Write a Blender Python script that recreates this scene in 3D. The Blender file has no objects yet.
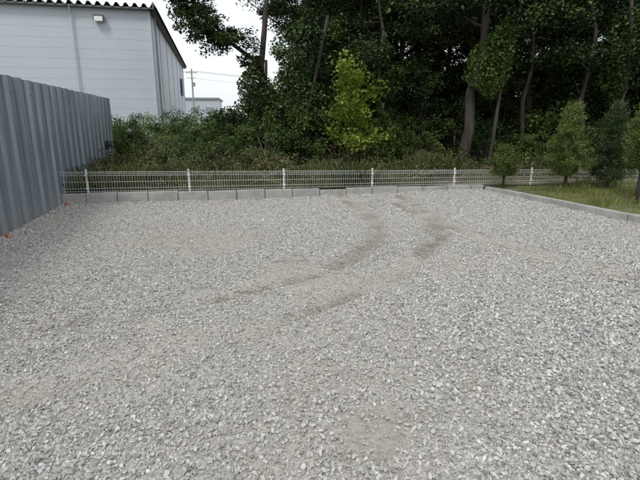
import bpy, math, bmesh, numpy as np
from mathutils import Vector, noise as mn
R = np.random.default_rng(7)
scene = bpy.context.scene
scene.view_settings.view_transform = 'Standard'
scene.view_settings.look = 'None'
scene.view_settings.exposure = 0

# ---------------------------------------------------------------- helpers
def link(o, parent=None):
    scene.collection.objects.link(o)
    if parent: o.parent = parent
    return o
def empty(name, loc=(0,0,0), rz=0, s=1):
    e = bpy.data.objects.new(name, None); e.empty_display_size = .2
    e.location = loc; e.rotation_euler[2] = rz; e.scale = (s, s, s)
    return link(e)
def np_mesh(name, V, Q, mat, tint=None, smooth=False):
    V = np.asarray(V, np.float32); Q = np.asarray(Q, np.int32)
    k = Q.shape[1]
    m = bpy.data.meshes.new(name)
    m.vertices.add(len(V)); m.vertices.foreach_set('co', V.ravel())
    m.loops.add(Q.size); m.loops.foreach_set('vertex_index', Q.ravel())
    m.polygons.add(len(Q))
    m.polygons.foreach_set('loop_start', np.arange(0, Q.size, k, dtype=np.int32))
    m.polygons.foreach_set('loop_total', np.full(len(Q), k, np.int32))
    if smooth: m.polygons.foreach_set('use_smooth', np.ones(len(Q), bool))
    m.update(calc_edges=True); m.validate()
    if tint is not None:
        a = m.attributes.new('tint', 'FLOAT', 'FACE'); a.data.foreach_set('value', np.asarray(tint, np.float32))
    m.materials.append(mat)
    return m
def obj(name, mesh, parent=None, loc=(0,0,0), rz=0, s=(1,1,1)):
    o = bpy.data.objects.new(name, mesh); o.location = loc; o.rotation_euler[2] = rz; o.scale = s
    return link(o, parent)
class MB:
    def __init__(s): s.V=[]; s.F=[]
    def box(s, c, d, rz=0, j=0):
        n=len(s.V); cs,sn=math.cos(rz),math.sin(rz)
        for z in (-.5,.5):
            for x,y in ((-.5,-.5),(.5,-.5),(.5,.5),(-.5,.5)):
                px,py=x*d[0],y*d[1]
                s.V.append((c[0]+px*cs-py*sn, c[1]+px*sn+py*cs, c[2]+z*d[2]))
        for f in ((3,2,1,0),(4,5,6,7),(0,1,5,4),(1,2,6,5),(2,3,7,6),(3,0,4,7)): s.F.append([n+i for i in f])
    def tube(s, P, rad, n=6, cap=True):
        P=[Vector(p) for p in P]; b=len(s.V)
        ref=Vector((.31,.87,.13))
        for i,p in enumerate(P):
            d=(P[min(i+1,len(P)-1)]-P[max(i-1,0)]).normalized()
            u=d.cross(ref)
            if u.length<.05: u=d.cross(Vector((1,0,0)))
            u.normalize(); v=d.cross(u)
            r=rad[i] if hasattr(rad,'__len__') else rad
            for k in range(n):
                a=2*math.pi*k/n
                s.V.append(tuple(p+(u*math.cos(a)+v*math.sin(a))*r))
        for i in range(len(P)-1):
            for k in range(n):
                k2=(k+1)%n
                s.F.append([b+i*n+k,b+i*n+k2,b+(i+1)*n+k2,b+(i+1)*n+k])
        if cap:
            for base,rev in ((b,True),(b+(len(P)-1)*n,False)):
                f=[base+k for k in range(n)]
                s.F.append(f[::-1] if rev else f)
    def mesh(s, name, mat, smooth=False, bevel=0):
        m=bpy.data.meshes.new(name); m.from_pydata(s.V,[],s.F); m.update()
        if smooth:
            for p in m.polygons: p.use_smooth=True
        m.materials.append(mat); return m

# ---------------------------------------------------------------- materials
def nmat(name):
    m=bpy.data.materials.new(name); m.use_nodes=True
    nt=m.node_tree; return m, nt, nt.nodes, nt.links, nt.nodes['Principled BSDF']
def ramp(nodes, pts, interp='LINEAR'):
    r=nodes.new('ShaderNodeValToRGB'); r.color_ramp.interpolation=interp
    e=r.color_ramp.elements
    while len(e)<len(pts): e.new(.5)
    for el,(p,c) in zip(e,pts):
        el.position=p; el.color=(*c,1) if len(c)==3 else c
    return r
def g(v,w=0): return (v*(1+w),v,v*(1-w))
def noise_mat(name, c1, c2, scale=4, rough=.8, bump=.2, bscale=30, metallic=0, c3=None, stretch=(1,1,1)):
    m,nt,N,L,B=nmat(name)
    tc=N.new('ShaderNodeTexCoord'); mp=N.new('ShaderNodeMapping'); mp.inputs['Scale'].default_value=stretch
    L.new(tc.outputs['Object'],mp.inputs[0])
    n=N.new('ShaderNodeTexNoise'); n.inputs['Scale'].default_value=scale; n.inputs['Detail'].default_value=8; n.inputs['Roughness'].default_value=.65
    L.new(mp.outputs[0],n.inputs['Vector'])
    pts=[(.3,c1),(.7,c2)]
    if c3: pts=[(.3,c1),(.5,c3),(.7,c2)]
    r=ramp(N,pts); L.new(n.outputs[0],r.inputs[0]); L.new(r.outputs[0],B.inputs['Base Color'])
    B.inputs['Roughness'].default_value=rough; B.inputs['Metallic'].default_value=metallic
    if bump:
        n2=N.new('ShaderNodeTexNoise'); n2.inputs['Scale'].default_value=bscale; n2.inputs['Detail'].default_value=6
        L.new(mp.outputs[0],n2.inputs['Vector'])
        b=N.new('ShaderNodeBump'); b.inputs['Strength'].default_value=bump; b.inputs['Distance'].default_value=.02
        L.new(n2.outputs[0],b.inputs['Height']); L.new(b.outputs[0],B.inputs['Normal'])
    return m
def leaf_mat(name, cols, trans=.3, rough=.45):
    m,nt,N,L,B=nmat(name)
    a=N.new('ShaderNodeAttribute'); a.attribute_name='tint'
    oi=N.new('ShaderNodeObjectInfo')
    ad=N.new('ShaderNodeMath'); ad.operation='MULTIPLY_ADD'; ad.inputs[1].default_value=.3
    L.new(oi.outputs['Random'],ad.inputs[0]); L.new(a.outputs['Fac'],ad.inputs[2])
    sb=N.new('ShaderNodeMath'); sb.operation='SUBTRACT'; sb.inputs[1].default_value=.15; L.new(ad.outputs[0],sb.inputs[0])
    k=len(cols)-1
    r=ramp(N,[(i/k,c) for i,c in enumerate(cols)]); L.new(sb.outputs[0],r.inputs[0])
    L.new(r.outputs[0],B.inputs['Base Color']); B.inputs['Roughness'].default_value=rough
    B.inputs['Specular IOR Level'].default_value=.25
    if trans>0:
        t=N.new('ShaderNodeBsdfTranslucent'); L.new(r.outputs[0],t.inputs['Color'])
        mx=N.new('ShaderNodeMixShader'); mx.inputs[0].default_value=trans
        L.new(B.outputs[0],mx.inputs[1]); L.new(t.outputs[0],mx.inputs[2])
        L.new(mx.outputs[0],N['Material Output'].inputs['Surface'])
    return m
M_leaf=leaf_mat('leaf_broad',[(.007,.016,.005),(.020,.040,.010),(.050,.084,.019),(.125,.165,.038)],0,.55)
M_bush=leaf_mat('leaf_shrub',[(.018,.036,.009),(.042,.08,.016),(.085,.14,.028),(.165,.215,.05)],.2)
M_yel =leaf_mat('leaf_yellow_green',[(.08,.12,.015),(.14,.20,.024),(.22,.29,.035),(.29,.35,.05)],.35)
M_con =leaf_mat('leaf_conifer',[(.03,.05,.012),(.07,.105,.022),(.13,.175,.04),(.21,.24,.07)],.2,.6)
M_cond=leaf_mat('leaf_conifer_dark',[(.015,.035,.014),(.035,.065,.022),(.07,.11,.035),(.12,.16,.05)],.2,.6)
M_grass=leaf_mat('grass_blades',[(.075,.085,.024),(.12,.145,.036),(.19,.21,.055),(.30,.28,.12)],.25)
M_weed=leaf_mat('weeds',[(.03,.045,.012),(.07,.095,.026),(.125,.14,.05),(.21,.165,.095)],.2)
M_bark=noise_mat('bark',(.020,.017,.013),(.08,.065,.052),6,.95,.8,18,stretch=(1,1,.25))
M_conc=noise_mat('kerb_concrete',(.25,.25,.235),(.42,.415,.395),3.5,.9,.35,60,c3=(.34,.335,.315))
M_white=noise_mat('white_coated_steel',(.60,.62,.62),(.74,.74,.73),8,.4,0)
M_soil=noise_mat('forest_floor_soil',(.045,.04,.022),(.20,.14,.10),1.6,1,.6,14,c3=(.08,.085,.038))
M_verge=noise_mat('verge_soil',(.09,.085,.04),(.20,.17,.11),1.8,1,.6,14,c3=(.12,.13,.05))
M_ground=noise_mat('ground_earth',(.10,.11,.07),(.2,.19,.15),.4,1,.3,5)
M_siding=noise_mat('siding_coated_steel',(.47,.52,.57),(.53,.58,.625),.35,.45,0)
M_sidedk=noise_mat('dark_trim_steel',(.10,.105,.11),(.15,.155,.16),2,.5,0)
M_greyt=noise_mat('grey_roof_steel',(.26,.28,.30),(.33,.35,.37),2,.5,0)
M_red=noise_mat('red_plastic',(.5,.05,.025),(.62,.08,.04),9,.5,.1)
M_lampw=noise_mat('lamp_glass',(.78,.78,.76),(.88,.88,.85),5,.3,0)
M_pole=noise_mat('pole_concrete',(.28,.28,.27),(.38,.38,.37),3,.9,0)
M_blue=noise_mat('blue_panel',(.12,.2,.36),(.16,.25,.42),3,.5,0)

def mk_galv():
    m,nt,N,L,B=nmat('galvanised_steel')
    tc=N.new('ShaderNodeTexCoord')
    v=N.new('ShaderNodeTexVoronoi'); v.inputs['Scale'].default_value=45
    L.new(tc.outputs['Object'],v.inputs['Vector'])
    mp=N.new('ShaderNodeMapping'); mp.inputs['Scale'].default_value=(1.5,3,.25); L.new(tc.outputs['Object'],mp.inputs[0])
    n=N.new('ShaderNodeTexNoise'); n.inputs['Scale'].default_value=2.5; n.inputs['Detail'].default_value=7; L.new(mp.outputs[0],n.inputs[0])
    r=ramp(N,[(.3,(.14,.175,.205)),(.7,(.28,.32,.35))]); L.new(n.outputs[0],r.inputs[0])
    mx=N.new('ShaderNodeMixRGB'); mx.blend_type='OVERLAY'; mx.inputs[0].default_value=.08
    L.new(r.outputs[0],mx.inputs[1]); L.new(v.outputs['Distance'],mx.inputs[2])
    sz=N.new('ShaderNodeSeparateXYZ'); L.new(tc.outputs['Object'],sz.inputs[0])
    mr=N.new('ShaderNodeMapRange'); mr.inputs['From Min'].default_value=.0; mr.inputs['From Max'].default_value=.35; mr.inputs['To Min'].default_value=.6; mr.inputs['To Max'].default_value=0
    L.new(sz.outputs['Z'],mr.inputs[0])
    mm=N.new('ShaderNodeMath'); mm.operation='MULTIPLY'; L.new(mr.outputs[0],mm.inputs[0]); L.new(n.outputs[0],mm.inputs[1])
    m2=N.new('ShaderNodeMixRGB'); m2.inputs[2].default_value=(.40,.37,.32,1); L.new(mm.outputs[0],m2.inputs[0]); L.new(mx.outputs[0],m2.inputs[1])
    L.new(m2.outputs[0],B.inputs['Base Color'])
    B.inputs['Metallic'].default_value=.35; B.inputs['Roughness'].default_value=.45
    return m
M_galv=mk_galv()

def mk_bed():
    m,nt,N,L,B=nmat('gravel_bed')
    tc=N.new('ShaderNodeTexCoord')
    v=N.new('ShaderNodeTexVoronoi'); v.inputs['Scale'].default_value=85; L.new(tc.outputs['Object'],v.inputs[0])
    v2=N.new('ShaderNodeTexVoronoi'); v2.inputs['Scale'].default_value=180; L.new(tc.outputs['Object'],v2.inputs[0])
    sx=N.new('ShaderNodeSeparateColor'); L.new(v.outputs['Color'],sx.inputs[0])
    r=ramp(N,[(0,(.30,.29,.268)),(.5,(.445,.432,.405)),(1,(.61,.597,.565))]); L.new(sx.outputs[0],r.inputs[0])
    n=N.new('ShaderNodeTexNoise'); n.inputs['Scale'].default_value=7; n.inputs['Detail'].default_value=9; n.inputs['Roughness'].default_value=.7
    L.new(tc.outputs['Object'],n.inputs[0])
    n3=N.new('ShaderNodeTexNoise'); n3.inputs['Scale'].default_value=38; n3.inputs['Detail'].default_value=5; L.new(tc.outputs['Object'],n3.inputs[0])
    rs=ramp(N,[(.3,(.32,.29,.24)),(.5,(.43,.395,.34)),(.75,(.55,.52,.465))]); L.new(n3.outputs[0],rs.inputs[0])
    a=N.new('ShaderNodeAttribute'); a.attribute_name='dust'
    mx=N.new('ShaderNodeMixRGB'); L.new(a.outputs['Fac'],mx.inputs[0]); L.new(r.outputs[0],mx.inputs[1]); L.new(rs.outputs[0],mx.inputs[2])
    a2=N.new('ShaderNodeAttribute'); a2.attribute_name='damp'
    mx2=N.new('ShaderNodeMixRGB'); mx2.inputs[2].default_value=(.25,.232,.19,1)
    mm=N.new('ShaderNodeMath'); mm.operation='MULTIPLY'; L.new(a2.outputs['Fac'],mm.inputs[0]); L.new(n.outputs[0],mm.inputs[1])
    mm2=N.new('ShaderNodeMath'); mm2.operation='MULTIPLY'; mm2.inputs[1].default_value=1.5; L.new(mm.outputs[0],mm2.inputs[0])
    L.new(mm2.outputs[0],mx2.inputs[0]); L.new(mx.outputs[0],mx2.inputs[1])
    L.new(mx2.outputs[0],B.inputs['Base Color']); B.inputs['Roughness'].default_value=.95; B.inputs['Specular IOR Level'].default_value=.2
    ad=N.new('ShaderNodeMath'); ad.operation='ADD'; L.new(v.outputs['Distance'],ad.inputs[0]); L.new(v2.outputs['Distance'],ad.inputs[1])
    b=N.new('ShaderNodeBump'); b.inputs['Strength'].default_value=.7; b.inputs['Distance'].default_value=.008; b.invert=True
    L.new(ad.outputs[0],b.inputs['Height']); L.new(b.outputs[0],B.inputs['Normal'])
    return m
M_bed=mk_bed()
def mk_stone():
    m,nt,N,L,B=nmat('crushed_stone')
    oi=N.new('ShaderNodeObjectInfo')
    r=ramp(N,[(0,(.215,.21,.20)),(.2,(.375,.368,.352)),(.5,(.495,.487,.468)),(.8,(.61,.60,.58)),(.85,(.51,.465,.39)),(.9,(.36,.335,.29)),(.94,(.61,.60,.58)),(1,(.76,.755,.735))])
    L.new(oi.outputs['Random'],r.inputs[0])
    tc=N.new('ShaderNodeTexCoord'); n=N.new('ShaderNodeTexNoise'); n.inputs['Scale'].default_value=1.8; n.inputs['Detail'].default_value=5
    L.new(tc.outputs['Object'],n.inputs[0])
    r2=ramp(N,[(.3,g(.8)),(.7,g(1.1))]); L.new(n.outputs[0],r2.inputs[0])
    mx=N.new('ShaderNodeMixRGB'); mx.blend_type='MULTIPLY'; mx.inputs[0].default_value=1; L.new(r.outputs[0],mx.inputs[1]); L.new(r2.outputs[0],mx.inputs[2])
    a=N.new('ShaderNodeAttribute'); a.attribute_type='INSTANCER'; a.attribute_name='dust'
    sc=N.new('ShaderNodeMath'); sc.operation='MULTIPLY'; sc.inputs[1].default_value=.65; L.new(a.outputs['Fac'],sc.inputs[0])
    m2=N.new('ShaderNodeMixRGB'); m2.inputs[2].default_value=(.485,.45,.39,1); L.new(sc.outputs[0],m2.inputs[0]); L.new(mx.outputs[0],m2.inputs[1])
    a3=N.new('ShaderNodeAttribute'); a3.attribute_type='INSTANCER'; a3.attribute_name='damp'
    s3=N.new('ShaderNodeMath'); s3.operation='MULTIPLY'; s3.inputs[1].default_value=.65; L.new(a3.outputs['Fac'],s3.inputs[0])
    m3=N.new('ShaderNodeMixRGB'); m3.inputs[2].default_value=(.26,.24,.20,1); L.new(s3.outputs[0],m3.inputs[0]); L.new(m2.outputs[0],m3.inputs[1])
    L.new(m3.outputs[0],B.inputs['Base Color']); B.inputs['Roughness'].default_value=.9; B.inputs['Specular IOR Level'].default_value=.25
    return m
M_stone=mk_stone()

# ---------------------------------------------------------------- layout functions
def far_y(x): return 10.21+.1885*x
SL=math.atan(.1885)
KD=np.array([math.cos(SL),math.sin(SL)])
KN=np.array([-math.sin(SL),math.cos(SL)])
C0=np.array([3.88,10.94])
RD=np.array([.335,-.942])
def wall_x(y): return -4.59-.218*(y-6.5)
def smooth(a,b,x):
    t=np.clip((x-a)/(b-a),0,1); return t*t*(3-2*t)
_g=R.random((64,64))
def vn(x,y,s):
    x=np.asarray(x)*s+500; y=np.asarray(y)*s+500
    xi=np.floor(x).astype(int); yi=np.floor(y).astype(int); fx=x-xi; fy=y-yi
    fx=fx*fx*(3-2*fx); fy=fy*fy*(3-2*fy)
    G=lambda i,j:_g[i%64,j%64]
    return (G(xi,yi)*(1-fx)+G(xi+1,yi)*fx)*(1-fy)+(G(xi,yi+1)*(1-fx)+G(xi+1,yi+1)*fx)*fy
def fbm(x,y,s): return (vn(x,y,s)+.5*vn(x,y,s*2.1)+.25*vn(x,y,s*4.3)+.125*vn(x,y,s*9.1))/1.875
def ell(x,y,cx,cy,rx,ry,a=0,ns=1.3,fr=2.3):
    dx,dy=x-cx,y-cy; c,s=math.cos(a),math.sin(a)
    u=(dx*c+dy*s)/rx; v=(-dx*s+dy*c)/ry
    d=np.sqrt(u*u+v*v)+(fbm(x,y,fr)-.5)*ns
    return 1-smooth(.4,1.25,d)
def curve(P,n=6):
    P=[np.array(p,float) for p in P]; P=[2*P[0]-P[1]]+P+[2*P[-1]-P[-2]]; o=[]
    for i in range(1,len(P)-2):
        for t in np.linspace(0,1,n,endpoint=False):
            a,b,c,d=P[i-1:i+3]; o.append(.5*((2*b)+(-a+c)*t+(2*a-5*b+4*c-d)*t*t+(-a+3*b-3*c+d)*t**3))
    o.append(P[-2]); return o
TR=[curve(p,4) for p in (
    [(.45,10.2),(.75,8.6),(.9,7.2),(.65,5.9),(0,4.9),(-1.0,4.1),(-2.2,3.5)],
    [(1.75,10.4),(1.95,8.6),(1.85,7.2),(1.5,6.0),(.9,5.0),(.1,4.0),(-.9,3.1),(-1.8,2.5)],
    [(1.5,9.4),(1.9,7.6),(2.4,6.2),(3.1,5.0),(4.0,4.0)])]
def dtrack(x,y,TT=TR):
    best=np.full(np.shape(x),9.)
    for P in TT:
        for (ax,ay),(bx,by) in zip(P[:-1],P[1:]):
            vx,vy=bx-ax,by-ay; t=np.clip(((x-ax)*vx+(y-ay)*vy)/(vx*vx+vy*vy),0,1)
            best=np.minimum(best,np.hypot(x-ax-t*vx,y-ay-t*vy))
    return best
def dust(x,y):
    x=np.asarray(x,float)
    d=smooth(.42,.75,fbm(x,y,.55))*.4
    d=d+.28*smooth(1,-3,x)*smooth(.35,.6,fbm(x+9,y,1.3))
    d=np.maximum(d,.85*ell(x,y,-.05,4.7,.85,.8))
    d=np.maximum(d,1.*ell(x,y,.24,2.15,.22,.38))
    d=np.maximum(d,.6*ell(x,y,-1.9,6.3,1.5,.9))
    d=np.maximum(d,.5*ell(x,y,-1.3,3.0,.6,.8,.3))
    tr=dtrack(x+(fbm(x,y,2)-.5)*.15,y)
    d=np.maximum(d,.85*(1-smooth(.08,.28,tr))*smooth(.24,.48,fbm(x,y+4,1.0)))
    return np.clip(d*(.75+.5*vn(x,y,7)),0,1)
def damp(x,y):
    x=np.asarray(x,float)
    tr=dtrack(x+(fbm(x,y,2)-.5)*.2,y)
    d=.95*(1-smooth(.03,.2,tr))*smooth(.40,.62,fbm(x+13,y,1.5))*smooth(3.0,4.2,y)
    d=np.maximum(d,.8*ell(x,y,-.9,4.15,.13,.08,.4,1.2,6))
    for e in ((.85,8.1,.16,.5,-.15),(1.8,7.1,.18,.7,-.2),(-.35,5.3,.25,.07,.2),(.85,5.5,.26,.08,.9),(.85,6.3,.08,.5,.1)):
        d=np.maximum(d,.65*ell(x,y,*e,1.6,5))
    d=np.maximum(d,.25*ell(x,y,.24,2.15,.22,.38))
    return np.clip(d*(.45+.9*vn(x,y,9)),0,1)
def gz(x,y):
    tr=dtrack(x,y)
    return .075*smooth(-1,3.5,x)*smooth(8,11,y)+(fbm(x,y,.7)-.5)*.05+(vn(x,y,5)-.5)*.014-.034*(1-smooth(.07,.19,tr))+.026*(1-smooth(.0,.13,np.abs(tr-.27)))

# ---------------------------------------------------------------- ground + gravel lot
bpyV=[(-600,-400,-.08),(600,-400,-.08),(600,900,-.08),(-600,900,-.08)]
obj('ground',np_mesh('ground',bpyV,[[0,1,2,3]],M_ground))
def grid(nu,nv,fn):
    u,v=np.meshgrid(np.linspace(0,1,nu),np.linspace(0,1,nv))
    x,y,z=fn(u,v); V=np.stack([x.ravel(),y.ravel(),z.ravel()],1)
    i=np.arange(nu*nv).reshape(nv,nu)
    Q=np.stack([i[:-1,:-1].ravel(),i[:-1,1:].ravel(),i[1:,1:].ravel(),i[1:,:-1].ravel()],1)
    return V,Q
def f_lot(u,v):
    ye=-6+v*16.3; xl=wall_x(ye)-.12; x=xl+u*(8.5-xl); y=-6+v*(far_y(x)+.05+6)
    return x,y,gz(x,y)
V,Q=grid(360,420,f_lot)
me=np_mesh('gravel_lot',V,Q,M_bed,smooth=True)
for nm,fn in (('dust',dust),('damp',damp)):
    a=me.attributes.new(nm,'FLOAT','POINT'); a.data.foreach_set('value',fn(V[:,0].astype(float),V[:,1].astype(float)).astype(np.float32))
obj('gravel_lot',me)

stone_col=bpy.data.collections.new('gravel_stones')
NS=14
for k in range(NS):
    bm=bmesh.new()
    sc=np.array([R.uniform(.85,1.3),R.uniform(.65,1.0),R.uniform(.5,.9)])
    npnt=int(R.integers(9,16))
    for _ in range(npnt):
        p=R.normal(size=3); p/=np.linalg.norm(p); p*=R.uniform(.42,.56); p*=sc
        bm.verts.new(p)
    bmesh.ops.convex_hull(bm,input=bm.verts)
    for v in [v for v in bm.verts if not v.link_faces]: bm.verts.remove(v)
    m=bpy.data.meshes.new('stone'); bm.to_mesh(m); bm.free(); m.materials.append(M_stone)
    stone_col.objects.link(bpy.data.objects.new('stone_%02d'%k,m))
def pts(n,y0,y1):
    y=R.uniform(y0,y1,n); x=R.uniform(-9.5,9.5,n); return x,y
def inside(x,y):
    return (y<far_y(x)-.03)&(x>wall_x(y)+.02)&((.942*(x-3.88)+.335*(y-10.94))<-.02)&(np.abs(x)<.76*y+1.6)
xs=[];ys=[];ss=[]
for (y0,y1,den,smin,smax) in ((.7,4.2,5200,.010,.034),(4.2,7.5,3300,.012,.034),(7.5,12,1600,.015,.036)):
    n=int(19*(y1-y0)*den); x,y=pts(n,y0,y1)
    k=inside(x,y); x=x[k];y=y[k]
    k=R.random(len(x))>dust(x,y)*.9; x=x[k];y=y[k]
    s=smin+(smax-smin)*R.random(len(x))**2.2
    s*=(1+.25*smooth(0,3,x)*smooth(7,3,y))*(.85+.3*fbm(x,y,1.1))
    xs.append(x);ys.append(y);ss.append(s)
x=np.concatenate(xs);y=np.concatenate(ys);s=np.concatenate(ss); n=len(x); print('STONES',n)
x2,y2=pts(300000,.7,7); k=inside(x2,y2); x2=x2[k];y2=y2[k]; s2=R.uniform(.005,.012,len(x2))
x=np.concatenate([x,x2]);y=np.concatenate([y,y2]);s=np.concatenate([s,s2])
x3=[];y3=[]
q=R.uniform(0,14,2500); x3.append(wall_x(q)+.03+np.abs(R.normal(0,.12,2500))); y3.append(q)
q=R.uniform(-5,3.8,1500); x3.append(q); y3.append(far_y(q)-.05-np.abs(R.normal(0,.08,1500)))
x3=np.concatenate(x3);y3=np.concatenate(y3);k=inside(x3,y3);x3=x3[k];y3=y3[k]
x=np.concatenate([x,x3]);y=np.concatenate([y,y3]);s=np.concatenate([s,R.uniform(.02,.045,len(x3))]); n=len(x)
z=gz(x,y)+s*R.uniform(.0,.5,n)
gm=bpy.data.meshes.new('gravel'); gm.vertices.add(n); gm.vertices.foreach_set('co',np.stack([x,y,z],1).astype(np.float32).ravel())
def at(nm,t,v,f='value'):
    a=gm.attributes.new(nm,t,'POINT'); a.data.foreach_set(f,v.ravel())
at('sc','FLOAT',s.astype(np.float32)); at('pick','INT',R.integers(0,NS,n).astype(np.int32))
rot=np.stack([R.normal(0,.7,n),R.normal(0,.7,n),R.uniform(0,6.28,n)],1).astype(np.float32); at('rot','FLOAT_VECTOR',rot,'vector')
at('dust','FLOAT',dust(x,y).astype(np.float32)); at('damp','FLOAT',damp(x,y).astype(np.float32))
go=obj('gravel',gm)
ng=bpy.data.node_groups.new('gravel_scatter','GeometryNodeTree')
ng.interface.new_socket('Geometry',in_out='INPUT',socket_type='NodeSocketGeometry')
ng.interface.new_socket('Geometry',in_out='OUTPUT',socket_type='NodeSocketGeometry')
gi=ng.nodes.new('NodeGroupInput'); gout=ng.nodes.new('NodeGroupOutput')
ip=ng.nodes.new('GeometryNodeInstanceOnPoints'); ci=ng.nodes.new('GeometryNodeCollectionInfo')
ci.inputs['Collection'].default_value=stone_col; ci.inputs['Separate Children'].default_value=True; ci.inputs['Reset Children'].default_value=True
ip.inputs['Pick Instance'].default_value=True
def na(nm,t):
    q=ng.nodes.new('GeometryNodeInputNamedAttribute'); q.data_type=t; q.inputs['Name'].default_value=nm; return q.outputs['Attribute']
ng.links.new(gi.outputs[0],ip.inputs['Points']); ng.links.new(ci.outputs[0],ip.inputs['Instance'])
ng.links.new(na('pick','INT'),ip.inputs['Instance Index']); ng.links.new(na('rot','FLOAT_VECTOR'),ip.inputs['Rotation'])
ng.links.new(na('sc','FLOAT'),ip.inputs['Scale']); ng.links.new(ip.outputs[0],gout.inputs[0])
md=go.modifiers.new('scatter','NODES'); md.node_group=ng

# ---------------------------------------------------------------- soil sheets
def fl_z(x,y,t): return .13+.28*smooth(1,6,t)*smooth(-5,1,x)+(fbm(x,y,.8)-.5)*.16*smooth(.1,1,t)
def f_for(u,v):
    s=-16+u*62; t=.06+v**1.6*60
    x=C0[0]+KD[0]*s+KN[0]*t; y=C0[1]+KD[1]*s+KN[1]*t
    return x,y,fl_z(x,y,t)
V,Q=grid(220,120,f_for); obj('forest_floor',np_mesh('forest_floor',V,Q,M_soil,smooth=True))
def ver_z(x,y): return .115+(fbm(x,y,1.2)-.5)*.08
def f_ver(u,v):
    a=-.3+u*20; b=.08+v*24
    x=C0[0]+RD[0]*a+KD[0]*b; y=C0[1]+RD[1]*a+KD[1]*b+ .1
    t=(y-far_y(x)); return x,y,np.where(t>.12,.05,ver_z(x,y))
V,Q=grid(100,100,f_ver); obj('grass_verge',np_mesh('grass_verge',V,Q,M_verge,smooth=True))

# ---------------------------------------------------------------- kerbs
def ztop(s): return .205-.045*(s+9.3)/9.3
kb=MB(); s=-9.36
i=0
while s<-.05:
    L_=.6 if i%4 else .605
    e=min(s+L_-.012,-.03); c=(s+e)/2; h=ztop(c)+R.uniform(-.009,.009)
    if i==9: h-=.03
    off=.07+R.uniform(-.009,.009)
    p=C0+KD*c+KN*off
    kb.box((p[0],p[1],(h-.1)/2),(e-s,.14,h+.1),SL+R.uniform(-.01,.01))
    s+=L_; i+=1
ko=obj('concrete_kerb',kb.mesh('concrete_kerb',M_conc))
b=ko.modifiers.new('b','BEVEL'); b.width=.010; b.segments=2
kb=MB(); a=.0; RA=math.atan2(RD[1],RD[0]); RN=np.array([.942,.335])
while a<16:
    e=a+.59; c=(a+e)/2; p=C0+RD*c+RN*.05
    kb.box((p[0],p[1],.02),(e-a,.12,.23+R.uniform(-.010,.010)),RA+R.uniform(-.007,.007)); a+=.6
ko=obj('concrete_kerb',kb.mesh('concrete_kerb2',M_conc))
b=ko.modifiers.new('b','BEVEL'); b.width=.012; b.segments=2

# ---------------------------------------------------------------- mesh fence
fe=empty('wire_mesh_fence')
def FP(s,z,t=.09):
    p=C0+KD*s+KN*t; return (p[0],p[1],z)
def base_z(s): return ztop(min(s,0)) if s<0 else .16-.012*s
def top_z(s): return .655-.0135*(s+9.3)
w=MB(); s=-9.2
while s<13:
    zb=base_z(s)+.02; zt=top_z(s)-.02
    w.tube([FP(s,zb),FP(s,zt-.05),FP(s,zt)],.0019,4,False); s+=.05
def rail(zf,r,t=.09):
    w.tube([FP(q,zf(q),t) for q in np.arange(-9.22,13.2,1.0)],r,5)
rail(lambda s:top_z(s)-.02,.0035); rail(lambda s:top_z(s)-.055,.003,.115); rail(lambda s:top_z(s)-.09,.003)
rail(lambda s:(top_z(s)+base_z(s))/2,.0028); rail(lambda s:base_z(s)+.09,.0028); rail(lambda s:base_z(s)+.03,.0028)
obj('wire_panels',w.mesh('wires',M_white),fe)
w=MB()
for k in range(-4,8):
    s=-.7+k*2.0-.03
    if s<-9.3: continue
    w.tube([FP(s,base_z(s)-.12,.12),FP(s,top_z(s)+.015,.12)],.019,10)
    w.tube([FP(s,top_z(s)+.015,.12),FP(s,top_z(s)+.025,.12),FP(s,top_z(s)+.031,.12)],[.022,.021,.008],10)
    for zz in (top_z(s)-.09,base_z(s)+.09): 
        p=FP(s,zz,.095); w.box(p,(.05,.03,.03),SL)
obj('posts',w.mesh('posts',M_white),fe)

# ---------------------------------------------------------------- galvanised hoarding
WD=np.array([-.218,1.0]); WD/=np.linalg.norm(WD); WNn=np.array([WD[1],-WD[0]])
W0=np.array([wall_x(-1.0),-1.0]); Wlen=15.9; PER=.42
prof=[(0,0),(.20,0),(.235,.045),(.385,.045),(.42,0)]
VV=[];FF=[];sacc=0;H=2.29
col=[]
while sacc<Wlen:
    for (du,dn) in prof[:-1]: col.append((sacc+du,dn))
    sacc+=PER
col.append((sacc,0)); Wlen=sacc
for ci_,(su,dn) in enumerate(col):
    p=W0+WD*su+WNn*(dn+.004*math.sin(ci_*1.7))
    for z in (-.02,H+.004*math.sin((ci_//8)*2.1)): VV.append((p[0],p[1],z))
for i in range(len(col)-1): FF.append([2*i,2*i+2,2*i+3,2*i+1])
hb=empty('steel_panel_fence')
m=bpy.data.meshes.new('panels'); m.from_pydata(VV,[],FF); m.update(); m.materials.append(M_galv)
o=obj('corrugated_panels',m,hb); sm=o.modifiers.new('s','SOLIDIFY'); sm.thickness=.004
w=MB()
for zz in (.35,1.2,2.05):
    a_=W0-WNn*.04; b_=W0+WD*Wlen-WNn*.04
    w.tube([(a_[0],a_[1],zz),(b_[0],b_[1],zz)],.024,8)
for q in np.arange(.5,Wlen,2.0):
    p=W0+WD*q-WNn*.09; w.tube([(p[0],p[1],-.05),(p[0],p[1],H-.05)],.024,8)
    p2=W0+WD*q-WNn*1.1; w.tube([(p[0],p[1],1.6),(p2[0],p2[1],-.05)],.02,6)
obj('pipe_frame',w.mesh('frame',M_galv,True),hb)
w=MB(); ang=math.atan2(WD[1],WD[0])
for q in np.arange(.31,Wlen,PER*2):
    for zz in (.35,1.2,2.05):
        pp=W0+WD*q+WNn*.054; w.box((pp[0],pp[1],zz),(.018,.012,.018),ang)
obj('bolts',w.mesh('trim',M_galv),hb)

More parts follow.
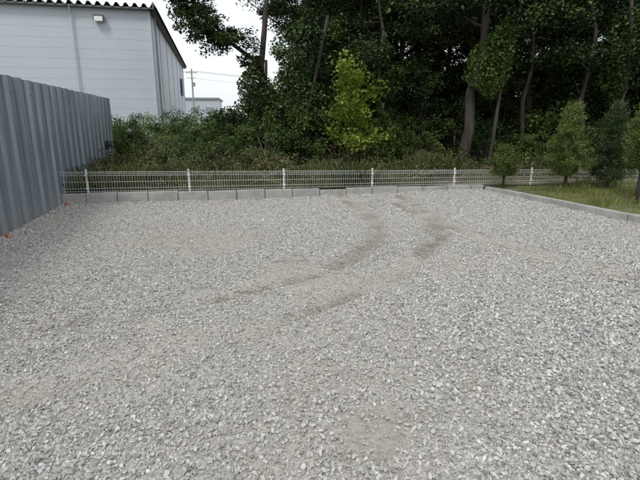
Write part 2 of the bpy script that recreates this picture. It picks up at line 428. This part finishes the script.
for nm,(px,py) in (('marker_stake',(-4.42,6.38)),('marker_stake',(-5.02,9.1))):
    w=MB(); zz=float(gz(np.array([px]),np.array([py]))[0])
    w.tube([(0,0,-.04),(0,0,.03),(0,0,.045),(0,0,.06),(0,0,.065)],[.012,.012,.025,.025,.01],8)
    w.box((.04,.02,.015),(.08,.03,.012),.6)
    obj(nm,w.mesh('stake',M_red),None,(px,py,zz))

# ---------------------------------------------------------------- warehouse
wh=empty('warehouse',(-8.1,24,0),math.radians(12.3))
HW=6.72; WL=26; DP=25
def siding(x0,y0,x1,y1,nx,ny,h):
    V=[];F=[]; zs=[]
    z=0
    while z<h-.01:
        t=min(z+.45,h)
        zs+= [(z,0),(t-.009,0),(t-.007,-.008),(t-.002,-.008)]
        z+=.45
    zs.append((h,0))
    for z,d in zs:
        V.append((x0+nx*d,y0+ny*d,z)); V.append((x1+nx*d,y1+ny*d,z))
    for i in range(len(zs)-1): F.append([2*i,2*i+1,2*i+3,2*i+2])
    return V,F
for nm,a in (('front_wall',(-WL,0,0,0,0,-1)),('side_wall',(0,0,0,DP,1,0)),('back_wall',(0,DP,-WL,DP,0,1)),('end_wall',(-WL,DP,-WL,0,-1,0))):
    V,F=siding(*a,HW); m=bpy.data.meshes.new(nm); m.from_pydata(V,[],F); m.update(); m.materials.append(M_siding); obj(nm,m,wh)
V=[];F=[]; x=-WL-.4; k=0; xsn=[]
while x<.35:
    xsn+=[(x,0),(x+.10,0),(x+.19,.16),(x+.29,.16)]; x+=.4
xsn.append((x,0))
for (xx,zz) in xsn:
    V.append((xx,-.35,HW+.06+zz)); V.append((xx,DP+.4,HW+.06+zz))
for i in range(len(xsn)-1): F.append([2*i,2*i+2,2*i+3,2*i+1])
m=bpy.data.meshes.new('roof'); m.from_pydata(V,[],F); m.update(); m.materials.append(M_sidedk)
o=obj('folded_roof',m,wh); sm=o.modifiers.new('s','SOLIDIFY'); sm.thickness=.02
w=MB(); w.box((-WL/2,-.15,HW+.02),(WL+.5,.32,.07)); w.box((.11,DP/2,HW+.02),(.2,DP+.6,.07)); w.box((.25,DP/2,HW+.15),(.06,DP+.75,.26))
obj('eaves',w.mesh('eaves',M_sidedk),wh)
w=MB(); w.box((-.0,-.0,HW/2),(.09,.09,HW-.02))
for q in (-7.2,-11,-15,-19,-23): w.box((q,-.01,HW/2),(.03,.026,HW-.03))
for q in np.arange(4,DP,4): w.box((.01,q,HW/2),(.026,.03,HW-.03))
w.tube([(-3.4,-.12,0),(-3.4,-.12,HW-.35),(-3.4,-.3,HW-.05)],.03,8)
w.tube([(.14,1.0,0),(.14,1.0,HW-.1)],.05,8)
obj('seams_and_downpipes',w.mesh('seams',M_siding),wh)
w=MB(); w.box((-2.2,-.07,6.36),(.12,.14,.10)); w.box((-2.2,-.2,6.36),(.42,.26,.05))
for q in (-.2,.2): w.box((-2.2+q,-.2,6.24),(.02,.26,.2))
obj('wall_lamp_housing',w.mesh('lamp',M_sidedk),wh)
w=MB(); w.box((-2.2,-.2,6.22),(.36,.24,.2)); obj('wall_lamp_glass',w.mesh('lampg',M_lampw),wh)
w=MB(); w.box((.12,20,4.6),(.1,1.6,1.4)); obj('wall_panel',w.mesh('bp',M_blue),wh)

db=empty('distant_building',(-18.0,70,0),math.radians(8))
w=MB(); w.box((0,4,2.4),(6.5,9,4.8)); obj('walls',w.mesh('w',M_siding),db)
w=MB(); w.box((0,4,4.9),(6.9,9.4,.22)); 
for q in (-2,0,2): w.box((q,-.53,3.3),(1.1,.06,.8)); 
w.box((-1,-.53,1.2),(2.2,.06,2.3))
obj('roof_and_openings',w.mesh('w2',M_greyt),db)
up=empty('utility_pole',(-15.9,61,0))
w=MB(); w.tube([(0,0,0),(0,0,8.0)],[.13,.08],10); w.box((0,-.14,7.5),(1.4,.07,.07)); w.box((0,-.14,6.9),(1.0,.07,.07))
for q in (-.6,-.2,.3,.6): w.tube([(q,-.14,7.52),(q,-.14,7.6),(q,-.14,7.72)],[.03,.05,.03],6)
w.tube([(.22,0,5.9),(.22,0,6.4)],.14,10)
obj('pole',w.mesh('p',M_pole),up)
w=MB()
for q,zz in ((-.6,7.7),(.3,7.7),(.6,7.7),(0,6.9)):
    w.tube([(q+ t*34, -.14+t*8, zz-1.1*4*t*(1-t)*.8) for t in np.linspace(0,1,9)],.010,4)
    w.tube([(q- t*34, -.14-t*4, zz-1.1*4*t*(1-t)*.8) for t in np.linspace(0,1,9)],.010,4)
obj('wires',w.mesh('pw',M_sidedk),up)

# ---------------------------------------------------------------- foliage
def leaf_quads(C,size,asp=.5,up=.6):
    n=len(C); nn=R.normal(size=(n,3)); nn[:,2]=np.abs(nn[:,2])+up; nn/=np.linalg.norm(nn,axis=1)[:,None]
    t=R.normal(size=(n,3)); t-=nn*(t*nn).sum(1)[:,None]; t/=np.linalg.norm(t,axis=1)[:,None]
    b=np.cross(nn,t); L_=(size*R.uniform(.65,1.3,n))[:,None]
    V=np.empty((n,4,3)); V[:,0]=C-t*L_*.5; V[:,1]=C+b*L_*asp*.5-t*L_*.08; V[:,2]=C+t*L_*.5-nn*L_*.12; V[:,3]=C-b*L_*asp*.5-t*L_*.08
    return V.reshape(-1,3), np.arange(4*n).reshape(n,4)
def clump_pts(c,r,n,flat=.6):
    d=R.normal(size=(n,3)); d/=np.linalg.norm(d,axis=1)[:,None]
    rr=r*R.random(n)**.45
    p=d*rr[:,None]; p[:,2]*=flat; return p+np.asarray(c)
def rand_path(p0,d,L_,n=5,wob=.18,lift=.0):
    P=[np.array(p0,float)]; d=np.array(d,float); d/=np.linalg.norm(d)
    for i in range(n):
        d=d+R.normal(size=3)*wob; d[2]+=lift; d/=np.linalg.norm(d); P.append(P[-1]+d*L_/n)
    return P
def make_tree(name,H,r0,crown0,spread,nl,leaf_n,leaf_s,mat,lean=(0,0),limbs=18,flat=.6,clr=.75,extra=None):
    w=MB(); P=[np.array([0,0,-.2])]
    n=9
    for i in range(1,n+1):
        q=i/n; P.append(np.array([lean[0]*q+R.normal()*.08*H/10, lean[1]*q+R.normal()*.08*H/10, H*q]))
    rad=[r0*(1.25 if i==0 else (1-.88*i/n)) for i in range(n+1)]
    w.tube(P,rad,10)
    clumps=[]
    for k in range(limbs):
        q=crown0+(1-crown0)*(k+R.random()*.8)/limbs; z=q*n; i=min(int(z),n-1); f=z-i
        p=P[i]*(1-f)+P[i+1]*f; a=k*2.4+R.normal()*.4
        L_=spread*(1-.55*((q-crown0)/(1-crown0))**1.5)*R.uniform(.6,1.15)
        B=rand_path(p,(math.cos(a),math.sin(a),R.uniform(-.05,.55)),L_,5,.16,.03)
        rb=r0*(1-.85*q)*.42
        w.tube(B,[rb*(1-.8*j/5) for j in range(6)],6)
        for j in (2,3,4,5):
            clumps.append(B[j])
            for _ in range(2):
                d=R.normal(size=3); d[2]=abs(d[2])*.3
                S=rand_path(B[j],d,R.uniform(.4,1.0)*spread*.3,3,.2)
                w.tube(S,[rb*.35,rb*.25,rb*.16,rb*.06],4,False); clumps.append(S[-1])
    clumps.append(P[-1])
    if extra is not None:
        for path,r,nc in extra:
            w.tube(path,[r*(1-.75*j/(len(path)-1)) for j in range(len(path))],7)
            for j in range(1,len(path)):
                for _ in range(nc): clumps.append(np.array(path[j])+R.normal(size=3)*[.38,.5,.30])
    per=max(5,int(leaf_n/len(clumps))); PC=[];T=[]
    for c in clumps:
        m=int(per*R.uniform(.5,1.5)); PC.append(clump_pts(c,clr*R.uniform(.5,1.25),m,flat))
        T.append(np.clip(R.uniform(.1,.85)+R.normal(0,.13,m),0,1))
    PC=np.concatenate(PC);T=np.concatenate(T)
    V,Q=leaf_quads(PC,leaf_s)
    return w.mesh(name+'_wood',M_bark,True), np_mesh(name+'_leaves',V,Q,mat,T)
def place(name,tm,loc,rz=0,s=1.0):
    e=empty(name,loc,rz,s)
    obj('trunk_and_limbs',tm[0],e); obj('foliage',tm[1],e); return e
TV=[make_tree('t%d'%i,h,r,c0,sp,0,32000,ls,M_leaf,ln,limbs=lb,clr=.6) for i,(h,r,c0,sp,ls,ln,lb) in enumerate((
    (11,.20,.16,3.0,.125,(.5,.2),24),(12,.17,.22,2.6,.115,(-.6,.1),22),(9.5,.15,.10,2.8,.13,(.2,-.3),22),(13,.24,.28,3.4,.125,(.8,0),24)))]
def zf(x,y): return float(fl_z(np.array([x]),np.array([y]),np.array([y-far_y(x)]))[0])-.05
front=[(-.3,18.6,0,.85),(1.6,17.6,2,.85),(3.0,18.8,1,.9),(5.4,18.0,3,.85),(7.4,17.0,2,.9),(9.6,18.2,0,.95),(12,17.2,1,.95),(14.2,18.0,2,1.0)]
back=[(-.2,22.5,3,.9),(1.6,22,0,1.0),(3.6,22.8,1,1.0),(6.0,22.2,2,1.05),(8.8,22.6,0,1.05),(11.6,22,3,1.05),(14.6,22.4,1,1.05),(17.4,21.4,0,1.1),(19.8,23,2,1.1),
      (.2,27.5,2,1.0),(3.0,27,3,1.15),(6.5,27.5,0,1.2),(9.5,27.2,2,1.2),(13.5,27.4,3,1.2),(17.5,27.2,0,1.2),(21.5,27,2,1.2),(25,26,3,1.2),
      (1.2,33,2,1.2),(5,33,0,1.3),(10,33,2,1.3),(15,33,0,1.3),(20,33,2,1.3),(25,33,2,1.3),(30,32,0,1.3)]
for (x,y,v,s) in front+back: place('broadleaf_tree',TV[v],(x,y,zf(x,y)),R.uniform(0,6.28),s)

tl=make_tree('lean',10,.17,.36,2.6,0,17000,.12,M_leaf,(1.1,.3),limbs=18,clr=.6)
place('leaning_tree',tl,(4.3,14.6,zf(4.3,14.6)),0,1)
tl2=make_tree('thin',9,.085,.25,2.0,0,14000,.11,M_leaf,(-.3,.3),limbs=14,clr=.55)
for (x,y,rz) in ((2.1,15.9,0),(6.6,15.8,2),(10.6,15.4,5),(8.3,15.2,1)): place('slender_tree',tl2,(x,y,zf(x,y)),rz,1)
ext=[([(.1,0,3.4),(-.6,-.2,3.9),(-1.3,-.3,4.6),(-2.0,-.4,5.4),(-2.7,-.4,6.3)],.08,11),
     ([(-1.3,-.3,4.6),(-1.9,-.3,4.9),(-2.5,-.3,5.4)],.05,10),
     ([(-.6,-.2,3.9),(-1.2,-.3,4.1),(-1.7,-.4,4.4)],.05,8),
     ([(-2.0,-.4,5.4),(-2.4,-.5,6.6),(-2.3,-.5,7.4)],.05,10)]
te=make_tree('edge',10,.15,.62,1.6,0,40000,.11,M_leaf,(1.0,.4),limbs=11,clr=.42,extra=ext)
place('overhanging_tree',te,(-2.3,17,zf(-2.3,17)),0,1)

ty=make_tree('yel',2.8,.04,.22,.85,0,3000,.12,M_yel,(.1,0),limbs=13,clr=.34,flat=.8)
place('young_tree',ty,(.8,13.2,zf(.8,13.2)),0,1)
def vine(name,x,y,h,r,mat,n,z0=.5,ls=.10):
    zz=R.uniform(z0,h,n); a=R.uniform(0,6.28,n); bul=.35+.9*vn(zz*1.0+x,zz*0+y,1.3)
    rr=r*bul*R.random(n)**.4*np.clip((h-zz)/.8,.15,1)*np.clip((zz-z0)/.7+.2,0,1)
    C=np.stack([np.cos(a)*rr+.25*np.sin(zz*1.7),np.sin(a)*rr,zz],1); V,Q=leaf_quads(C,ls,.7,.3)
    t=np.clip(.2+.6*vn(zz*3,a*2,1)+R.normal(0,.12,n),0,1)
    e=empty(name,(x,y,zf(x,y))); w=MB(); w.tube(rand_path((0,0,-.1),(0,0,1),h,8,.05),[.05]*9,7)
    obj('stem',w.mesh('stem',M_bark,True),e); obj('foliage',np_mesh('vine',V,Q,mat,t),e)
vine('climbing_vine',5.1,14.3,4.3,.75,M_bush,3000,2.1,.09)
vine('climbing_vine',1.7,13.9,2.0,.5,M_bush,1800,.1)
vine('climbing_vine',9.0,14.6,5.2,.6,M_leaf,3000,2.0)
vine('climbing_vine',-1.9,16.0,3.4,1.0,M_leaf,5000,.2)
vine('climbing_vine',-.6,15.4,4.6,.9,M_leaf,5000,.2)

def make_shrub(name,r,h,n,ls,mat,nb=26,cl=(.25,.42)):
    w=MB(); C=[];T=[]
    for k in range(nb):
        a=R.uniform(0,6.28); q=R.random()**.5*r
        tip=np.array([math.cos(a)*q,math.sin(a)*q,h*(1-.55*(q/r)**2)*R.uniform(.35,1.2)])
        P=[np.array([0,0,0])*1.0, tip*[.35,.35,.5], tip*[.75,.75,.85], tip]
        w.tube(P,[.02,.014,.009,.004],5)
        m=int(n/nb*R.uniform(.6,1.4)); C.append(clump_pts(tip*.92,r*R.uniform(*cl),m,.75)); T.append(np.clip(R.uniform(.05,.9)+R.normal(0,.14,m),0,1))
    C=np.concatenate(C); T=np.concatenate(T); C[:,2]=np.abs(C[:,2])
    V,Q=leaf_quads(C,ls); return w.mesh(name+'w',M_bark), np_mesh(name+'l',V,Q,mat,T)
SV=[make_shrub('s0',1.1,1.5,6000,.075,M_bush,34,(.15,.38)),make_shrub('s1',1.3,1.1,5000,.08,M_weed,36,(.12,.34)),make_shrub('s2',1.0,2.0,6500,.09,M_leaf,30,(.18,.4)),make_shrub('s3',.9,1.3,3600,.065,M_bush,30,(.12,.35))]
sh=[(-6.9,16.4,0,1.15),(-6.1,15.4,3,1.2),(-5.4,17.6,0,.8),(-5.2,14.4,1,.9),(-6.3,13.2,1,.9),(-4.7,16.2,0,.85),(-4.2,14.6,3,.8),(-4.0,18.0,0,1.1),(-3.5,16.4,3,1.3),(-2.9,15.0,0,1.0),
    (-3.2,19.0,0,1.5),(-2.3,16.6,2,1.3),(-1.7,14.4,3,1.2),(-1.2,15.6,0,1.5),(-.6,14.4,2,.8),(0,15.4,2,1.2),(.6,16.4,2,1.3),(1.6,15.6,0,1.1),(2.4,16.4,2,1.2),
    (3.2,15.2,3,.9),(3.5,17,2,1.3),(5.4,15.4,3,1.0),(6.2,16.4,2,1.2),(7.0,15.0,0,.8),(7.9,16,2,1.2),(9.0,15.2,3,1.0),(10,16.2,2,1.3),(11.2,15.6,0,1.2),(12.5,16,2,1.4),(14,16,2,1.4),
    (-4.7,13.0,1,.7),(-3.2,12.6,1,.65),(-2.2,13.0,1,.7),(-3.9,11.9,1,.5),(-1.2,12.7,1,.55),(-5.4,11.6,1,.6),(.1,13.0,3,.5),(2.9,13.9,1,.55),(-7.4,15,1,1),(-7.6,18.5,0,1.1),(-6.4,21,0,1.2),(-5.0,22,0,1.4),(-7.3,23,0,1.4),(-8.8,17,0,1.2),
    (1.2,19.5,2,2),(4.2,19.5,2,2),(7,19.5,2,2),(10,19.5,2,2),(13,19.5,2,2),(16,19,2,2),(-1.0,20,2,1.9),(-2.4,21,2,1.5),(3,24.5,2,2.2),(6.5,24.5,2,2.2),(10,24.5,2,2.2),(0,24.5,2,2.2),(14,24.5,2,2.2),(17,23,2,2.2)]
for (x,y,v,s) in sh: 
    place('shrub',SV[v],(x,y,zf(x,y)),R.uniform(0,6.28),s)

# tall arching long-leaved clumps by the end of the steel fence
def arching(name,x,y,h,n,wd,mat):
    V=[];Q=[];T=[]
    for k in range(n):
        a=R.uniform(0,6.28); hh=h*R.uniform(.5,1.1); reach=hh*R.uniform(.25,.8); ca,sa=math.cos(a),math.sin(a); b0=len(V); m=6; tt=R.uniform(.2,.9)
        for j in range(m+1):
            q=j/m; r=reach*q**1.4; z=hh*(1.5*q-.62*q*q*q*1.1); w_=wd*(1-q)**.6*.5+.002
            V.append((ca*r-sa*w_,sa*r+ca*w_,z)); V.append((ca*r+sa*w_,sa*r-ca*w_,z))
        for j in range(m): Q.append((b0+2*j,b0+2*j+1,b0+2*j+3,b0+2*j+2)); T.append(tt)
    e=empty(name,(x,y,zf(x,y))); obj('leaves',np_mesh(name,V,Q,mat,T),e)
for (x,y,h) in ((-6.35,15.3,1.9),(-5.6,14.2,1.1),(-4.4,13.3,.9),(-3.3,13.9,1.0),(-6.9,14.6,1.4),(3.1,13.4,.7),(-1.5,13.3,.8)):
    arching('tall_grass_clump',x,y,h,130,.028,M_bush)

def blades(name,X,Y,Z,h,mat,wd=.012,tb=(.1,.9)):
    n=len(X); a=R.uniform(0,6.28,n); hh=h*R.uniform(.5,1.3,n); la=R.uniform(0,6.28,n); ln=hh*R.uniform(.1,.7,n)
    dx,dy=np.cos(a)*wd*.5,np.sin(a)*wd*.5; V=np.empty((n,4,3))
    V[:,0]=np.stack([X-dx,Y-dy,Z-.01],1); V[:,1]=np.stack([X+dx,Y+dy,Z-.01],1)
    V[:,2]=np.stack([X+dx*.5+np.cos(la)*ln,Y+dy*.5+np.sin(la)*ln,Z+hh],1); V[:,3]=np.stack([X-dx*.5+np.cos(la)*ln*.95,Y-dy*.5+np.sin(la)*ln*.95,Z+hh*1.02],1)
    T=np.clip(tb[0]+(tb[1]-tb[0])*fbm(X,Y,1.5)+R.normal(0,.15,n),0,1)
    obj(name,np_mesh(name,V.reshape(-1,3),np.arange(4*n).reshape(n,4),mat,T))
n=70000; a=R.uniform(.08,9,n); b=R.uniform(.13,9,n)
X=C0[0]+RD[0]*a+KD[0]*b; Y=C0[1]+RD[1]*a+KD[1]*b
f=smooth(.36,.66,fbm(X,Y,1.1)); k=(R.random(n)<.12+f)&(X<9.5); X=X[k];Y=Y[k]
blades('verge_grass',X,Y,ver_z(X,Y),.05+.12*smooth(.4,.75,fbm(X,Y,1.7)),M_grass,.010)
n=110000; s_=R.uniform(-10,12,n); t_=.2+6.5*R.random(n)**1.2
X=C0[0]+KD[0]*s_+KN[0]*t_; Y=C0[1]+KD[1]*s_+KN[1]*t_
k=(R.random(n)<smooth(.32,.56,fbm(X,Y,.6))); X=X[k];Y=Y[k];t_=t_[k]
blades('undergrowth_grass',X,Y,fl_z(X,Y,t_),.10+.40*smooth(.4,.75,fbm(X+5,Y,1.1)),M_weed,.014)
n=70000; s_=R.uniform(-10,12,n); t_=.3+6*R.random(n)
X=C0[0]+KD[0]*s_+KN[0]*t_; Y=C0[1]+KD[1]*s_+KN[1]*t_
k=(R.random(n)<smooth(.36,.62,fbm(X+30,Y,.7))); X=X[k];Y=Y[k];t_=t_[k]
hh=.05+.7*R.random(len(X))*smooth(.4,.75,fbm(X+30,Y,1.6))
V,Q=leaf_quads(np.stack([X,Y,fl_z(X,Y,t_)+hh],1),.07,.6)
obj('undergrowth_weeds',np_mesh('uw',V,Q,M_weed,np.clip(fbm(X,Y,2)+R.normal(0,.2,len(X)),0,1)))
w=MB()
for k in range(110):
    s_=R.uniform(-9,6); t_=R.uniform(.5,3.5); p=C0+KD*s_+KN*t_; z=float(fl_z(np.array([p[0]]),np.array([p[1]]),np.array([t_]))[0])
    P=rand_path((p[0],p[1],z+.04),(R.normal(),R.normal()*.5,R.uniform(0,.35)),R.uniform(.5,1.4),4,.15)
    r=R.uniform(.006,.018); w.tube(P,[r,r*.9,r*.7,r*.5,r*.2],5)
M_twig=noise_mat('dry_branch',(.13,.085,.06),(.27,.18,.13),5,.9,.3,20)
obj('fallen_branches',w.mesh('fb',M_twig))

def topiary(name,x,y,zt,zb,rmax,n,shape,trunk=.035,ls=.035,mat=None,nc=130):
    e=empty(name,(x,y,.11)); w=MB()
    w.tube([(0,0,-.05),(.01,.01,zb*.6),(0,-.01,zb),(0,0,zt*.85)],[trunk,trunk*.85,trunk*.7,trunk*.2],8)
    C=[];T=[]
    for k in range(nc):
        q=(k+R.random())/nc; rr=rmax*shape(q)*R.uniform(.9,1.08)
        a=k*2.4; rad=rr*R.uniform(.3,.85); c=np.array([math.cos(a)*rad,math.sin(a)*rad,zb+(zt-zb)*q])
        if k%2==0: w.tube([(0,0,max(c[2]-.12,.05)),tuple(c*[.6,.6,1]-[0,0,.03]),tuple(c)],[.01,.007,.003],4)
        m=int(n/nc*(.4+shape(q))); C.append(clump_pts(c,.12*R.uniform(.6,1.2)*(.5+rmax),m,.8)); T.append(np.clip(R.uniform(.1,.8)+.25*(q-.4)+R.normal(0,.13,m),0,1))
    for _ in range(60):
        q=R.uniform(.1,1); a=R.uniform(0,6.28); rr=rmax*shape(q)*.9; c=np.array([math.cos(a)*rr,math.sin(a)*rr,zb+(zt-zb)*q])
        C.append(c+np.linspace(0,1,10)[:,None]*np.array([math.cos(a)*.06,math.sin(a)*.06,.08])+R.normal(0,.012,(10,3))); T.append(np.full(10,.8))
    C=np.concatenate(C);T=np.concatenate(T); V,Q=leaf_quads(C,ls,.38,.2)
    obj('trunk_and_twigs',w.mesh('tw',M_bark,True),e); obj('foliage',np_mesh('tf',V,Q,mat or M_con,T),e)
cone=lambda q:max(.08,min(1,q/.16+.35)*(1-max(0,q-.18)/.86)**.62)
topiary('round_clipped_shrub',4.24,10.78,.95,.34,.42,11000,lambda q:math.sqrt(max(.02,1-(1.9*q-.8)**2*.8))*(1-.45*q),.03)
topiary('clipped_conifer',5.58,10.6,1.88,.34,.52,24000,cone,.045)
topiary('clipped_conifer',6.58,10.65,1.90,.22,.60,27000,cone,.05,mat=M_cond)
topiary('clipped_conifer',5.86,8.55,1.95,.66,.40,18000,lambda q:max(.1,math.sin(math.pi*min(1,(q*.84+.12)))**.6*(1-.25*q)),.045)

# ---------------------------------------------------------------- light
el,az=math.radians(52),math.radians(205)
W=bpy.data.worlds.new('World'); scene.world=W; W.use_nodes=True
N=W.node_tree.nodes; L=W.node_tree.links; bg=N['Background']
sk=N.new('ShaderNodeTexSky'); sk.sky_type='NISHITA'; sk.sun_disc=False; sk.sun_elevation=el; sk.sun_rotation=az
sk.air_density=1; sk.dust_density=2; sk.ozone_density=1
tc=N.new('ShaderNodeTexCoord'); mp=N.new('ShaderNodeMapping'); mp.inputs['Scale'].default_value=(1,1,2.5); L.new(tc.outputs['Generated'],mp.inputs[0])
n=N.new('ShaderNodeTexNoise'); n.inputs['Scale'].default_value=2.2; n.inputs['Detail'].default_value=7; L.new(mp.outputs[0],n.inputs[0])
r=ramp(N,[(.3,(.6,.6,.6)),(.65,(.97,.97,.97))]); L.new(n.outputs[0],r.inputs[0])
mx=N.new('ShaderNodeMixRGB'); mx.inputs[2].default_value=(9.9,10.3,10.7,1); L.new(r.outputs[0],mx.inputs[0]); L.new(sk.outputs[0],mx.inputs[1])
L.new(mx.outputs[0],bg.inputs[0]); bg.inputs[1].default_value=.115
sl=bpy.data.lights.new('sun','SUN'); sl.energy=1.5; sl.angle=math.radians(16); sl.color=(1,.97,.92)
so=link(bpy.data.objects.new('sun',sl))
d=Vector((math.sin(az)*math.cos(el),math.cos(az)*math.cos(el),math.sin(el)))
so.rotation_euler=d.to_track_quat('Z','Y').to_euler(); so.location=(0,0,30)

# ---------------------------------------------------------------- camera
cam=bpy.data.cameras.new('camera'); cam.sensor_width=36; cam.lens=26.2; cam.clip_end=2000; cam.clip_start=.05
co=link(bpy.data.objects.new('camera',cam)); co.location=(0,0,1.6); co.rotation_euler=(math.radians(75.8),0,0)
scene.camera=co
